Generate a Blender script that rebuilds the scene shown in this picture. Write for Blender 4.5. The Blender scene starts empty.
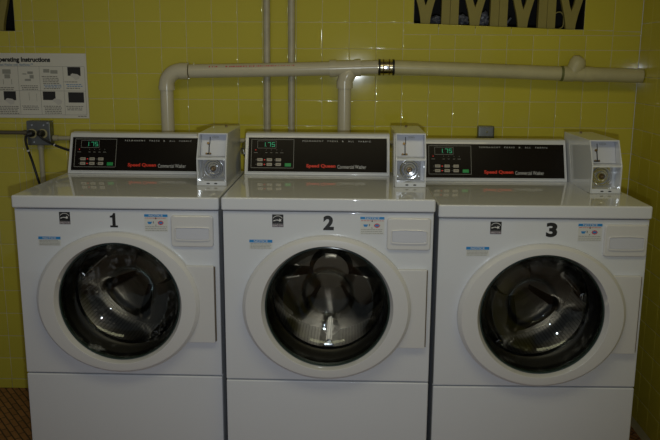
import bpy, bmesh, math, random
from mathutils import Matrix, Vector
random.seed(7)
C = bpy.context.scene.collection
scene = bpy.context.scene
PI = math.pi

# ------------------------------------------------------------------ camera
F_PX = 779.5
PITCH, YAW, ROLL = 0.2072, -0.0260, 0.0064
CAM = Vector((0.070, -2.4416, 1.5082))
cp, sp, cy_, sy_ = math.cos(PITCH), math.sin(PITCH), math.cos(YAW), math.sin(YAW)
fw = Vector((sy_*cp, cy_*cp, -sp)); rt = Vector((cy_, -sy_, 0)); up = rt.cross(fw)
cr, sr = math.cos(ROLL), math.sin(ROLL)
R_ = cr*rt + sr*up; U_ = -sr*rt + cr*up
cd = bpy.data.cameras.new('camera'); cam = bpy.data.objects.new('camera', cd); C.objects.link(cam)
cd.sensor_width = 36; cd.lens = F_PX/660*36; cd.clip_start = .05
m = Matrix((R_, U_, -fw)).transposed().to_4x4(); m.translation = CAM
cam.matrix_world = m
scene.camera = cam

# ------------------------------------------------------------------ world, lights, exposure
w = bpy.data.worlds.new('world'); scene.world = w; w.use_nodes = True
w.node_tree.nodes['Background'].inputs[0].default_value = (.92, .96, 1, 1)
w.node_tree.nodes['Background'].inputs[1].default_value = .12
def light(name, kind, loc, target, energy, color, **k):
    l = bpy.data.lights.new(name, kind); l.energy = energy; l.color = color
    for a, b in k.items(): setattr(l, a, b)
    o = bpy.data.objects.new(name, l); C.objects.link(o); o.location = loc
    o.rotation_euler = (Vector(target)-Vector(loc)).to_track_quat('-Z', 'Y').to_euler()
    return o
light('flash', 'SPOT', (.105, -2.43, 1.388), (-.02, .3, .95), 49, (.87, .945, 1), spot_size=math.radians(71), spot_blend=1.0, shadow_soft_size=.010)
light('ceiling_tube', 'AREA', (.0, -.95, 2.44), (.0, -.80, 0), 8.5, (1, .90, .55), shape='RECTANGLE', size=2.0, size_y=.5)
vs = scene.view_settings
scene.display_settings.display_device = 'sRGB'
vs.view_transform = 'Standard'; vs.look = 'None'; vs.gamma = 1; vs.use_curve_mapping = False
vs.exposure = 0.0

# ------------------------------------------------------------------ materials
def mat(name, col, rough=.5, metal=0, coat=0, spec=.5, emit=None, es=0, noise=0, nscale=8, bump=0, bscale=60, stretch=None):
    M = bpy.data.materials.new(name); M.use_nodes = True
    nt = M.node_tree; b = nt.nodes['Principled BSDF']
    b.inputs['Base Color'].default_value = (*col, 1); b.inputs['Roughness'].default_value = rough
    b.inputs['Metallic'].default_value = metal; b.inputs['Coat Weight'].default_value = coat
    b.inputs['Coat Roughness'].default_value = .03; b.inputs['Coat IOR'].default_value = 1.7 if coat >= 1 else 1.5
    b.inputs['Specular IOR Level'].default_value = spec
    if emit: b.inputs['Emission Color'].default_value = (*emit, 1); b.inputs['Emission Strength'].default_value = es
    tc = nt.nodes.new('ShaderNodeTexCoord'); mp = nt.nodes.new('ShaderNodeMapping')
    nt.links.new(tc.outputs['Object'], mp.inputs[0])
    if stretch: mp.inputs['Scale'].default_value = stretch
    n = nt.nodes.new('ShaderNodeTexNoise'); n.inputs['Scale'].default_value = nscale; n.inputs['Detail'].default_value = 5
    nt.links.new(mp.outputs[0], n.inputs[0])
    mx = nt.nodes.new('ShaderNodeMix'); mx.data_type = 'RGBA'
    mx.inputs[6].default_value = (*[c*(1-max(noise, .02)) for c in col], 1)
    mx.inputs[7].default_value = (*[min(1, c*(1+max(noise, .02)*.6)) for c in col], 1)
    nt.links.new(n.outputs[0], mx.inputs[0]); nt.links.new(mx.outputs[2], b.inputs['Base Color'])
    if bump:
        n2 = nt.nodes.new('ShaderNodeTexNoise'); n2.inputs['Scale'].default_value = bscale
        nt.links.new(mp.outputs[0], n2.inputs[0])
        bp = nt.nodes.new('ShaderNodeBump'); bp.inputs['Strength'].default_value = bump; bp.inputs['Distance'].default_value = .002
        nt.links.new(n2.outputs[0], bp.inputs['Height']); nt.links.new(bp.outputs[0], b.inputs['Normal'])
    return M

def tile_mat(name, col, var=.035):
    M = mat(name, col, .06, 0, 0, .5)
    nt = M.node_tree; b = nt.nodes['Principled BSDF']
    g = nt.nodes.new('ShaderNodeNewGeometry'); r = nt.nodes.new('ShaderNodeMapRange')
    r.inputs[3].default_value = 1-var; r.inputs[4].default_value = 1+var*.5
    nt.links.new(g.outputs['Random Per Island'], r.inputs[0])
    src = b.inputs['Base Color'].links[0].from_socket
    v = nt.nodes.new('ShaderNodeVectorMath'); v.operation = 'SCALE'
    nt.links.new(src, v.inputs[0]); nt.links.new(r.outputs[0], v.inputs['Scale'])
    nt.links.new(v.outputs[0], b.inputs['Base Color'])
    # gently uneven glaze
    n = nt.nodes.new('ShaderNodeTexNoise'); n.inputs['Scale'].default_value = 9
    tc = nt.nodes.new('ShaderNodeTexCoord'); nt.links.new(tc.outputs['Object'], n.inputs[0])
    bp = nt.nodes.new('ShaderNodeBump'); bp.inputs['Strength'].default_value = .06; bp.inputs['Distance'].default_value = .004
    nt.links.new(n.outputs[0], bp.inputs['Height']); nt.links.new(bp.outputs[0], b.inputs['Normal'])
    return M

YEL = tile_mat('yellow_glazed_tile', (.60, .525, .060))
GROUT = mat('tile_grout', (.62, .58, .33), .9, noise=.2)
WHITE = mat('white_enamel', (.69, .715, .77), .5, coat=1, spec=0, noise=.02)
LOWER = mat('white_enamel_panel', (.69, .715, .77), .4, coat=.15, noise=.02, bump=.03, bscale=400)
CREAM = mat('cream_plastic', (.655, .655, .665), .4, coat=.6, noise=.02)
TRIMC = mat('white_console', (.67, .68, .70), .4, coat=.6, noise=.03)
LILAC = mat('pale_translucent_plastic', (.60, .62, .70), .25)
BLACK = mat('black_gloss_panel', (.010, .008, .007), .25, spec=.08)
BLK = mat('black_rubber', (.012, .012, .012), .45)
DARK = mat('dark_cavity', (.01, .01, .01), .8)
GASK = mat('dark_grey_gasket', (.06, .06, .065), .4)
GREYL = mat('grey_print', (.30, .30, .28), .6)
CHROME = mat('chrome', (.75, .76, .78), .12, 1, bump=.15, bscale=60)
BRASS = mat('brass', (.20, .14, .08), .35, 1)
STEELD = mat('brushed_steel_box', (.20, .21, .20), .38, .8, noise=.25, nscale=30)
GALV = mat('galvanised_conduit', (.16, .14, .10), .45, .4, noise=.2)
PAINTP = mat('painted_conduit', (.46, .43, .30), .5, noise=.15, nscale=20)
RISER = mat('grey_beige_riser', (.50, .46, .33), .4, noise=.35, nscale=35)
PVC = mat('cream_pvc', (.62, .57, .42), .22, noise=.08, nscale=12)
PVCOLD = mat('aged_cream_pvc', (.58, .53, .30), .3, noise=.22, nscale=14)
REDP = mat('red_print', (.55, .02, .02), .5)
REDL = mat('red_lettering', (.75, .03, .01), .5, emit=(.8, .03, .01), es=0)
WHTL = mat('white_lettering', (.70, .70, .70), .5)
BLKL = mat('black_lettering', (.01, .01, .01), .5)
BLUE = mat('blue_header', (.02, .24, .62), .4)
PAPER = mat('label_paper', (.62, .63, .62), .5)
REDI = mat('red_icon', (.6, .06, .06), .5)
POSTER = mat('poster_paper', (.72, .70, .62), .35)
LEDG = mat('green_led', (.05, .6, .3), .5, emit=(.10, .95, .50), es=.16)
LEDR = mat('red_led', (.7, .02, .02), .5, emit=(1, .03, .02), es=.25)
GREENB = mat('green_button', (.01, .32, .08), .4)
BTN = mat('grey_button', (.38, .35, .30), .4)
SCREEN = mat('olive_painted_screen', (.33, .28, .07), .7, noise=.15, nscale=10)
DEBRIS = mat('grey_crumpled_sheet', (.20, .21, .25), .35, noise=.8, nscale=40)
CEIL = mat('ceiling_paint', (.62, .60, .52), .8)
STRIP = mat('purple_grey_strip', (.12, .09, .12), .5)
RIM = mat('dark_green_glass_edge', (.03, .05, .045), .12)
TANL = mat('tan_hinge_shadow', (.13, .09, .05), .6)

def drum_mat():
    M = mat('perforated_drum_steel', (.42, .41, .39), .28, 1)
    nt = M.node_tree; b = nt.nodes['Principled BSDF']
    tc = nt.nodes.new('ShaderNodeTexCoord')
    sx = nt.nodes.new('ShaderNodeSeparateXYZ'); nt.links.new(tc.outputs['UV'], sx.inputs[0])
    def math_(op, a, bb=None):
        n = nt.nodes.new('ShaderNodeMath'); n.operation = op
        for i, v in enumerate((a, bb)):
            if v is None: continue
            if isinstance(v, (int, float)): n.inputs[i].default_value = v
            else: nt.links.new(v, n.inputs[i])
        return n.outputs[0]
    fx = math_('SUBTRACT', math_('FRACT', math_('MULTIPLY', sx.outputs[0], 130)), .5)
    fy = math_('SUBTRACT', math_('FRACT', math_('MULTIPLY', sx.outputs[1], 30)), .5)
    d = math_('ADD', math_('MULTIPLY', fx, fx), math_('MULTIPLY', fy, fy))
    hole = math_('LESS_THAN', d, .05)
    mx = nt.nodes.new('ShaderNodeMix'); mx.data_type = 'RGBA'
    mx.inputs[6].default_value = (.42, .41, .39, 1); mx.inputs[7].default_value = (.01, .01, .01, 1)
    nt.links.new(hole, mx.inputs[0]); nt.links.new(mx.outputs[2], b.inputs['Base Color'])
    return M
DRUM = drum_mat()
STEEL = mat('pressed_drum_back_steel', (.30, .26, .20), .32, 1, noise=.2, nscale=10)

def glass_mat(name, wet):
    M = bpy.data.materials.new(name); M.use_nodes = True; nt = M.node_tree
    for n in list(nt.nodes):
        if n.type != 'OUTPUT_MATERIAL': nt.nodes.remove(n)
    out = [n for n in nt.nodes if n.type == 'OUTPUT_MATERIAL'][0]
    tr = nt.nodes.new('ShaderNodeBsdfTransparent'); tr.inputs[0].default_value = (.80, .81, .80, 1)
    gl = nt.nodes.new('ShaderNodeBsdfGlossy'); gl.inputs['Roughness'].default_value = .03; gl.inputs[0].default_value = (.9, 1, 1, 1)
    fr = nt.nodes.new('ShaderNodeFresnel'); fr.inputs[0].default_value = 1.5
    mx = nt.nodes.new('ShaderNodeMixShader')
    nt.links.new(fr.outputs[0], mx.inputs[0]); nt.links.new(tr.outputs[0], mx.inputs[1]); nt.links.new(gl.outputs[0], mx.inputs[2])
    df = nt.nodes.new('ShaderNodeBsdfDiffuse'); df.inputs[0].default_value = (.55, .56, .56, 1)
    tc = nt.nodes.new('ShaderNodeTexCoord'); mp = nt.nodes.new('ShaderNodeMapping'); mp.inputs['Scale'].default_value = (1.0, 1, .7)
    n = nt.nodes.new('ShaderNodeTexNoise'); n.inputs['Scale'].default_value = 26; n.inputs['Detail'].default_value = 9; n.inputs['Roughness'].default_value = .75
    n2 = nt.nodes.new('ShaderNodeTexNoise'); n2.inputs['Scale'].default_value = 6
    nt.links.new(tc.outputs['Object'], mp.inputs[0]); nt.links.new(mp.outputs[0], n.inputs[0]); nt.links.new(mp.outputs[0], n2.inputs[0])
    r = nt.nodes.new('ShaderNodeMapRange'); r.inputs[1].default_value = .52; r.inputs[2].default_value = .75; r.inputs[3].default_value = 0; r.inputs[4].default_value = wet
    nt.links.new(n.outputs[0], r.inputs[0])
    r2 = nt.nodes.new('ShaderNodeMapRange'); r2.inputs[1].default_value = .45; r2.inputs[2].default_value = .7
    nt.links.new(n2.outputs[0], r2.inputs[0])
    mu = nt.nodes.new('ShaderNodeMath'); mu.operation = 'MULTIPLY'; nt.links.new(r.outputs[0], mu.inputs[0]); nt.links.new(r2.outputs[0], mu.inputs[1])
    m2 = nt.nodes.new('ShaderNodeMixShader'); nt.links.new(mu.outputs[0], m2.inputs[0]); nt.links.new(mx.outputs[0], m2.inputs[1]); nt.links.new(df.outputs[0], m2.inputs[2])
    nt.links.new(m2.outputs[0], out.inputs[0])
    return M

def floor_mat():
    M = mat('brown_floor_tile', (.16, .075, .03), .55)
    nt = M.node_tree; b = nt.nodes['Principled BSDF']
    tc = nt.nodes.new('ShaderNodeTexCoord'); mp = nt.nodes.new('ShaderNodeMapping'); mp.inputs['Rotation'].default_value = (0, 0, math.radians(52))
    br = nt.nodes.new('ShaderNodeTexBrick'); br.inputs['Scale'].default_value = 1
    br.inputs['Brick Width'].default_value = .075; br.inputs['Row Height'].default_value = .025; br.inputs['Mortar Size'].default_value = .0028
    br.inputs['Color1'].default_value = (.36, .16, .055, 1); br.inputs['Color2'].default_value = (.26, .11, .038, 1); br.inputs['Mortar'].default_value = (.05, .025, .015, 1)
    nt.links.new(tc.outputs['Object'], mp.inputs[0]); nt.links.new(mp.outputs[0], br.inputs[0]); nt.links.new(br.outputs[0], b.inputs['Base Color'])
    bp = nt.nodes.new('ShaderNodeBump'); bp.invert = True; bp.inputs['Distance'].default_value = .002
    nt.links.new(br.outputs[1], bp.inputs['Height']); nt.links.new(bp.outputs[0], b.inputs['Normal'])
    return M

# ------------------------------------------------------------------ mesh helpers
def obj(name, bm, mt, parent=None, smooth=None, mtx=None):
    if mtx is not None: bm.transform(mtx)
    me = bpy.data.meshes.new(name)
    if smooth is not None:
        for f in bm.faces: f.smooth = True
    bm.to_mesh(me); bm.free()
    for x in (mt if isinstance(mt, (list, tuple)) else [mt]): me.materials.append(x)
    if smooth is not None and smooth > 0:
        me.set_sharp_from_angle(angle=math.radians(smooth))
    o = bpy.data.objects.new(name, me); C.objects.link(o)
    if parent: o.parent = parent
    if smooth:
        wn = o.modifiers.new('weighted_normals', 'WEIGHTED_NORMAL'); wn.mode = 'FACE_AREA'; wn.weight = 90; wn.keep_sharp = True
    return o
def tag(o, label=None, cat=None, group=None, kind=None):
    for k, v in (('label', label), ('category', cat), ('group', group), ('kind', kind)):
        if v: o[k] = v
    return o
def empty(name, loc, rz=0):
    o = bpy.data.objects.new(name, None); C.objects.link(o); o.location = loc; o.rotation_euler = (0, 0, rz)
    o.empty_display_size = .1
    return o
def box(bm, x0, x1, y0, y1, z0, z1, r=0, seg=2, mi=0):
    t = bmesh.new()
    bmesh.ops.create_cube(t, size=1)
    for v in t.verts: v.co = Vector(((x0+x1)/2+v.co.x*(x1-x0), (y0+y1)/2+v.co.y*(y1-y0), (z0+z1)/2+v.co.z*(z1-z0)))
    if r: bmesh.ops.bevel(t, geom=t.edges[:], offset=r, segments=seg, profile=.5, affect='EDGES')
    for f in t.faces: f.material_index = mi
    merge(bm, t)
def merge(bm, t):
    me = bpy.data.meshes.new('tmp'); t.to_mesh(me); t.free(); bm.from_mesh(me); bpy.data.meshes.remove(me)
def prism_yz(bm, prof, x0, x1, r=0, seg=2, mi=0):
    """profile in (y,z) extruded along x"""
    t = bmesh.new()
    a = [t.verts.new((x0, y, z)) for y, z in prof]; b = [t.verts.new((x1, y, z)) for y, z in prof]
    t.faces.new(a); t.faces.new(b[::-1]); n = len(prof)
    for i in range(n): t.faces.new((a[i], b[i], b[(i+1) % n], a[(i+1) % n]))
    bmesh.ops.recalc_face_normals(t, faces=t.faces[:])
    if r: bmesh.ops.bevel(t, geom=t.edges[:], offset=r, segments=seg, profile=.5, affect='EDGES')
    for f in t.faces: f.material_index = mi
    merge(bm, t)
def poly(bm, pts, y, d=.0, mi=0):
    """polygon in (x,z) facing -y at y, with thickness d going back"""
    a = [bm.verts.new((x, y, z)) for x, z in pts]
    f = bm.faces.new(a); f.normal_update()
    if f.normal.y > 0: f.normal_flip()
    f.material_index = mi
    if d:
        b = [bm.verts.new((x, y+d, z)) for x, z in pts]; n = len(pts)
        fs = [bm.faces.new(b)]
        for i in range(n): fs.append(bm.faces.new((a[i], b[i], b[(i+1) % n], a[(i+1) % n])))
        for g in fs: g.material_index = mi
        bmesh.ops.recalc_face_normals(bm, faces=fs+[f])
def rings(bm, rr, close_end=False, close_start=False, mi=0, uv=False):
    """rr: list of rings (lists of Vectors), skinned"""
    V = [[bm.verts.new(p) for p in r] for r in rr]; n = len(rr[0])
    uvl = bm.loops.layers.uv.verify() if uv else None
    for k in range(len(V)-1):
        for i in range(n):
            f = bm.faces.new((V[k][i], V[k][(i+1) % n], V[k+1][(i+1) % n], V[k+1][i])); f.material_index = mi
            if uv:
                for l, (a, b) in zip(f.loops, ((i, k), (i+1, k), (i+1, k+1), (i, k+1))): l[uvl].uv = (a/n, b/(len(V)-1))
    if close_end: bm.faces.new(V[-1][::-1]).material_index = mi
    if close_start: bm.faces.new(V[0]).material_index = mi
    return V
def ring_y(cx, cz, y, a, b=None, n=72):
    b = b or a
    return [Vector((cx+a*math.cos(2*PI*i/n), y, cz+b*math.sin(2*PI*i/n))) for i in range(n)]
def rrect(x0, x1, z0, z1, r, n=6, bow=0):
    out = []
    for cx, cz, a0 in ((x1-r, z1-r, 0), (x0+r, z1-r, 90), (x0+r, z0+r, 180), (x1-r, z0+r, 270)):
        for i in range(n+1):
            a = math.radians(a0+90*i/n); x = cx+r*math.cos(a); z = cz+r*math.sin(a)
            out.append((x, z))
    if bow:
        res = []
        for i in range(len(out)):
            p, q = out[i], out[(i+1) % len(out)]; res.append(p)
            if abs(p[1]-q[1]) < 1e-6 and abs(p[0]-q[0]) > .02:
                for k in range(1, 10): res.append((p[0]+(q[0]-p[0])*k/10, p[1]))
        xm, zm, hw = (x0+x1)/2, (z0+z1)/2, (x1-x0)/2
        out = [(x, z+(bow if z > zm else -bow)*(1-((x-xm)/hw)**2)) for x, z in res]
    return out
def plate(bm, pts, layers):
    cx = sum(p[0] for p in pts)/len(pts); cz = sum(p[1] for p in pts)/len(pts)
    w_ = max(p[0] for p in pts)-cx; h_ = max(p[1] for p in pts)-cz
    rr = [[Vector((cx+(x-cx)*(1-d/w_), y, cz+(z-cz)*(1-d/h_))) for x, z in pts] for d, y in layers]
    t = bmesh.new(); rings(t, rr, True); bmesh.ops.recalc_face_normals(t, faces=t.faces[:])
    t.faces.ensure_lookup_table()
    if t.faces[-1].normal.y > 0:
        for f in t.faces: f.normal_flip()
    merge(bm, t)
def tube(bm, pts, r, n=16, caps=True, mi=0):
    pts = [Vector(p) for p in pts]; rr = []
    prev = None
    for i, p in enumerate(pts):
        t = (pts[min(i+1, len(pts)-1)]-pts[max(i-1, 0)]).normalized()
        if prev is None:
            u = t.cross(Vector((0, 1, 0)) if abs(t.y) < .9 else Vector((1, 0, 0))).normalized()
        else: u = (prev-t*prev.dot(t)).normalized()
        prev = u; v = t.cross(u)
        rad = r[i] if isinstance(r, (list, tuple)) else r
        rr.append([p+rad*(math.cos(2*PI*k/n)*u+math.sin(2*PI*k/n)*v) for k in range(n)])
    t = bmesh.new(); rings(t, rr, caps, caps, mi); bmesh.ops.recalc_face_normals(t, faces=t.faces[:]); merge(bm, t)
def spline(P, n=8):
    P = [Vector(p) for p in P]; out = []
    for i in range(len(P)-1):
        a, b, c, d = P[max(i-1, 0)], P[i], P[i+1], P[min(i+2, len(P)-1)]
        for k in range(n):
            t = k/n
            out.append(.5*((2*b)+(c-a)*t+(2*a-5*b+4*c-d)*t*t+(3*b-a-3*c+d)*t**3))
    out.append(P[-1]); return out
def text_bm(s, u0, u1, v0, v1, bold=0, space=1.0, depth=.0003):
    cu = bpy.data.curves.new('t', 'FONT'); cu.body = s; cu.offset = bold; cu.space_character = space; cu.extrude = 0
    cu.resolution_u = 4
    o = bpy.data.objects.new('t', cu); C.objects.link(o)
    me = bpy.data.meshes.new_from_object(o.evaluated_get(bpy.context.evaluated_depsgraph_get()))
    bpy.data.objects.remove(o); bpy.data.curves.remove(cu)
    bm = bmesh.new(); bm.from_mesh(me); bpy.data.meshes.remove(me)
    xs = [v.co.x for v in bm.verts]; ys = [v.co.y for v in bm.verts]
    a, b, c, d = min(xs), max(xs), min(ys), max(ys)
    for v in bm.verts: v.co = Vector((u0+(v.co.x-a)/(b-a)*(u1-u0), -depth, v0+(v.co.y-c)/(d-c)*(v1-v0)))
    for f in bm.faces:
        f.normal_update()
        if f.normal.y > 0: f.normal_flip()
    return bm

# ------------------------------------------------------------------ the room
WY, WX = .8813, 1.2567
CEILZ = 2.5
def lap(z): return 1.6445-.0345*(x_clamp-.324)
def tile(bm, q, gap=.0008, ch=.0030):
    """one tile: q = 4 points (u,v) counter-clockwise; front face at w=0, edges rounded back to w=.003"""
    cx = sum(p[0] for p in q)/4; cz = sum(p[1] for p in q)/4
    def inset(d):
        out = []
        for x, z in q:
            out.append((x+(d if x < cx else -d), z+(d if z < cz else -d)))
        return out
    L = [(gap, .0020), (gap+.0004, .0009), (gap+ch*.5, .0002), (gap+ch, 0)]
    V = [[bm.verts.new((x, w_, z)) for x, z in inset(d)] for d, w_ in L]
    for k in range(3):
        for i in range(4): bm.faces.new((V[k][i], V[k][(i+1) % 4], V[k+1][(i+1) % 4], V[k+1][i]))
    bm.faces.new(V[3])
def bm_tiles(cols, rows, skip=None):
    bm = bmesh.new()
    for i in range(len(cols)-1):
        for j in range(len(rows)-1):
            x0, x1, z0, z1 = cols[i], cols[i+1], rows[j], rows[j+1]
            if skip and skip(x0, x1, z0, z1): continue
            if x1-x0 < .012 or z1-z0 < .012: continue
            tile(bm, [(x0, z0), (x1, z0), (x1, z1), (x0, z1)])
    return bm
rows = [.045]+[1.2186-.1072*k for k in range(10, 0, -1)]+[1.2186+.1067*k for k in range(0, 12)]+[CEILZ]
rowsR = sorted(set(rows+[1.598, 1.6455]))
rowsR = [r for r in rowsR if abs(r-1.6454) > .001 or r == 1.6455]
colsL = sorted([-.407-.107*k for k in range(0, 21)]+[-.302, -.195, -.1615, -.0535, .0583, .1712, .2814])
colsM = [.2814, .393, .497, .606, .711, .819, .927, 1.035, 1.143, WX]
W1 = (-2.05, -1.342, 1.603, 2.25)   # openings
W2 = (.324, 1.021, 1.6455, 2.25)
# left field, with the left opening cut into the grid
inL = lambda a, b, c, d: a >= W1[0]-.001 and b <= W1[1]+.001 and c >= W1[2]-.001 and d <= W1[3]+.11
cj = -1.310
bmw = bm_tiles([cj]+[c for c in colsL if c > cj+.01], rows)
colsJ = [c for c in colsL if c < W1[1]-.02]
merge(bmw, bm_tiles(colsJ+[W1[1], cj], [r for r in rows if r < 1.6]+[W1[2]]))
merge(bmw, bm_tiles([W1[1], cj], [W1[2]]+[r for r in rows if r > 1.64]))
merge(bmw, bm_tiles([c for c in colsL if c < W1[0]-.02]+[W1[0]], [W1[2]]+[r for r in rows if r > 1.64]))
merge(bmw, bm_tiles([W1[0]]+[c for c in colsJ if c > W1[0]+.02]+[W1[1]], [W1[3]]+[r for r in rows if r > W1[3]+.02]))
t = bm_tiles([.2814]+[c for c in colsM if c > .3], [r for r in rowsR if r < 1.6]); merge(bmw, t)
# narrow sill course under the right opening, top edge dropping to the right
sx = [.2814, .427, .578, .726, .876, 1.021, 1.143, WX]
for i in range(len(sx)-1):
    f = lambda x: 1.6445-.0345*(max(x, .324)-.324)
    b0 = lambda x: 1.598
    tile(bmw, [(sx[i], 1.598), (sx[i+1], 1.598), (sx[i+1], f(sx[i+1])), (sx[i], f(sx[i]))])
upper = [r for r in rows if r > 1.66]
for c0, c1 in ((.2814, W2[0]), (1.021, 1.143), (1.143, WX)):
    zs = [1.6445-.0345*(max((c0+c1)/2, .324)-.324)]+upper
    merge(bmw, bm_tiles([c0, c1], zs))
merge(bmw, bm_tiles([W2[0]]+[c for c in colsM if .33 < c < 1.03]+[1.021], [r for r in rows if r > 2.2]))
for v in bmw.verts: v.co.y += WY
# grout plane around the openings
def quad(bm, x0, x1, z0, z1, y, mi=0):
    f = bm.faces.new([bm.verts.new(p) for p in ((x0, y, z0), (x1, y, z0), (x1, y, z1), (x0, y, z1))]); f.material_index = mi
xs = [-2.56, W1[0], W1[1], W2[0], W2[1], WX]
for i in range(5):
    hole = W1 if i == 1 else W2 if i == 3 else None
    if hole:
        quad(bmw, xs[i], xs[i+1], 0, hole[2]-.024*(i == 3), WY+.0012, 1); quad(bmw, xs[i], xs[i+1], hole[3], CEILZ, WY+.0012, 1)
    else: quad(bmw, xs[i], xs[i+1], 0, CEILZ, WY+.0012, 1)
tag(obj('wall_back', bmw, [YEL, GROUT], smooth=65), kind='structure')

ycols = [WY-.1075*k for k in range(0, 33)][::-1]
bmr = bm_tiles([-y for y in ycols][::-1], rows)
# build in (u = -y) then turn onto the side wall
quad(bmr, -WY, 2.6, 0, CEILZ, .0012, 1)
bmr.transform(Matrix.Translation((WX, 0, 0)) @ Matrix.Rotation(-PI/2, 4, 'Z'))
tag(obj('wall_right', bmr, [YEL, GROUT], smooth=65), kind='structure')
bm = bmesh.new(); merge(bm, bm_tiles(colsL, [0, .045])); merge(bm, bm_tiles([.2814]+colsM[1:], [0, .045]))
for v in bm.verts: v.co.y += WY-.003
tag(obj('baseboard_back', bm, YEL), kind='structure')
bm = bmesh.new(); box(bm, -2.56, WX+.01, -2.7, WY+.01, -.06, 0)
tag(obj('floor', bm, floor_mat()), kind='structure')
bm = bmesh.new(); box(bm, -2.56, WX+.01, -2.7, WY+.01, CEILZ, CEILZ+.05)
tag(obj('ceiling', bm, CEIL), kind='structure')

# openings with their cut-out screens
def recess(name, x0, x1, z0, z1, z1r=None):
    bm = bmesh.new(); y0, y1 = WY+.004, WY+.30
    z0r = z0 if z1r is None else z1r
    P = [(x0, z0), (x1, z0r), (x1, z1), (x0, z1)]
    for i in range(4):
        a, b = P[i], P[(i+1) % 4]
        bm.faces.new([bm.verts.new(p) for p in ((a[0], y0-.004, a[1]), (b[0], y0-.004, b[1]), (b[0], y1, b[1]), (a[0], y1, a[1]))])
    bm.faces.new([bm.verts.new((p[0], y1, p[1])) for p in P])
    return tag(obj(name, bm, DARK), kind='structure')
win1 = recess('window_1', *W1)
win2 = recess('window_2', .324, 1.021, 1.6445, 2.25, 1.6205)
def y_bar(xc, z0, par, name='screen_fork'):
    """forked upright: narrow foot, arms spreading upwards with a pointed notch"""
    S = .0041
    L = [(-4.6, 0), (-5.2, 6), (-6.8, 14), (-9.2, 23), (-12.0, 34), (-14.5, 50), (-15.5, 75), (-15.5, 120), (-14.5, 150)]
    inner = [(-9.0, 150), (-9.5, 120), (-9.0, 75), (-7.5, 50), (-4.5, 34), (-2.2, 24), (0, 17.5)]
    half = L+inner
    pts = [(xc+a*S, z0+b*S) for a, b in half]+[(xc-a*S, z0+b*S) for a, b in half[::-1][1:]]
    bm = bmesh.new(); poly(bm, pts, WY+.012, .022)
    return obj(name, bm, SCREEN, par)
def i_bar(x0, x1, z0, par):
    bm = bmesh.new(); xm = (x0+x1)/2
    box(bm, x0, xm-.0008, WY+.012, WY+.047, z0, 2.25); box(bm, xm+.0008, x1, WY+.012, WY+.047, z0, 2.25)
    return obj('screen_upright', bm, SCREEN, par)
sl = lambda x: 1.6445-.0345*(x-.324)
px = lambda p: .324+(p-414)*.0041
for c in (425.8, 475.4, 523.6, 571.5): y_bar(px(c), sl(px(c))-.001, win2)
for a, b in ((442, 459), (491, 508), (539, 556)): i_bar(px(a), px(b), sl(px(b)), win2)
y_bar(-1.415, 1.603, win1); y_bar(-1.70, 1.603, win1)
i_bar(-1.60, -1.52, 1.603, win1)
def crumple(x, z, w_, h, label, y=WY+.09):
    bm = bmesh.new(); bmesh.ops.create_icosphere(bm, subdivisions=3, radius=1)
    for v in bm.verts:
        k = 1+random.uniform(-.28, .28)
        v.co = Vector((x+v.co.x*w_/2*k, y+v.co.y*.035*k, max(z, z+h/2+v.co.z*h/2*k)))
    return tag(obj('crumpled_sheet', bm, DEBRIS), label, 'plastic sheet', 'crumpled sheets lying behind the window screen')
crumple(px(438), sl(px(438)), .045, .035, 'grey crumpled sheet behind the screen, right of the first forked upright')
crumple(px(465), sl(px(465)), .05, .045, 'grey crumpled sheet behind the screen, left of the second forked upright')
crumple(px(487), sl(px(487)), .045, .060, 'pale grey crumpled sheet behind the screen, right of the second forked upright')
bm = bmesh.new(); tube(bm, [(px(509), WY+.08, sl(px(509))+.008), (px(514.5), WY+.07, sl(px(514))+.04)], .004, 8); box(bm, px(508.5), px(511), WY+.06, WY+.1, sl(px(509)), sl(px(509))+.012, .002)
tag(obj('metal_rod', bm, DEBRIS, smooth=40), 'small pale metal rod leaning behind the screen, left of the third forked upright', 'rod')
bm = bmesh.new()
tube(bm, spline([(px(558), WY+.06, sl(px(558))+.002), (px(556.5), WY+.06, sl(px(557))+.04), (px(559), WY+.06, sl(px(559))+.065), (px(564), WY+.06, sl(px(564))+.07), (px(567), WY+.06, sl(px(567))+.055)], 6), .0022, 8)
tube(bm, spline([(px(558), WY+.06, sl(px(558))+.003), (px(563), WY+.06, sl(px(563))+.003), (px(567), WY+.06, sl(px(567))+.015), (px(567), WY+.06, sl(px(567))+.055)], 6), .0022, 8)
tag(obj('wire_loop', bm, mat('yellow_wire', (.5, .42, .12), .5), smooth=60), 'yellow curved loop behind the screen beside the last forked upright', 'wire')

# ------------------------------------------------------------------ washing machines
W_, CW, TT, SEAM = .683, .6761, .0424, .6223
OX, OZ, OA, OB, GZ, GR = -.0022, -.3577, .2745, .2430, -.355, .2045
DC, YC, HC, XL, XR = .4819, .5396, .1475, -.3322, .2184
BX0, BX1, YB, YBT, HB, HM, YBK = .2254, .3302, .2217, .2724, .1815, .0965, .58

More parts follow.
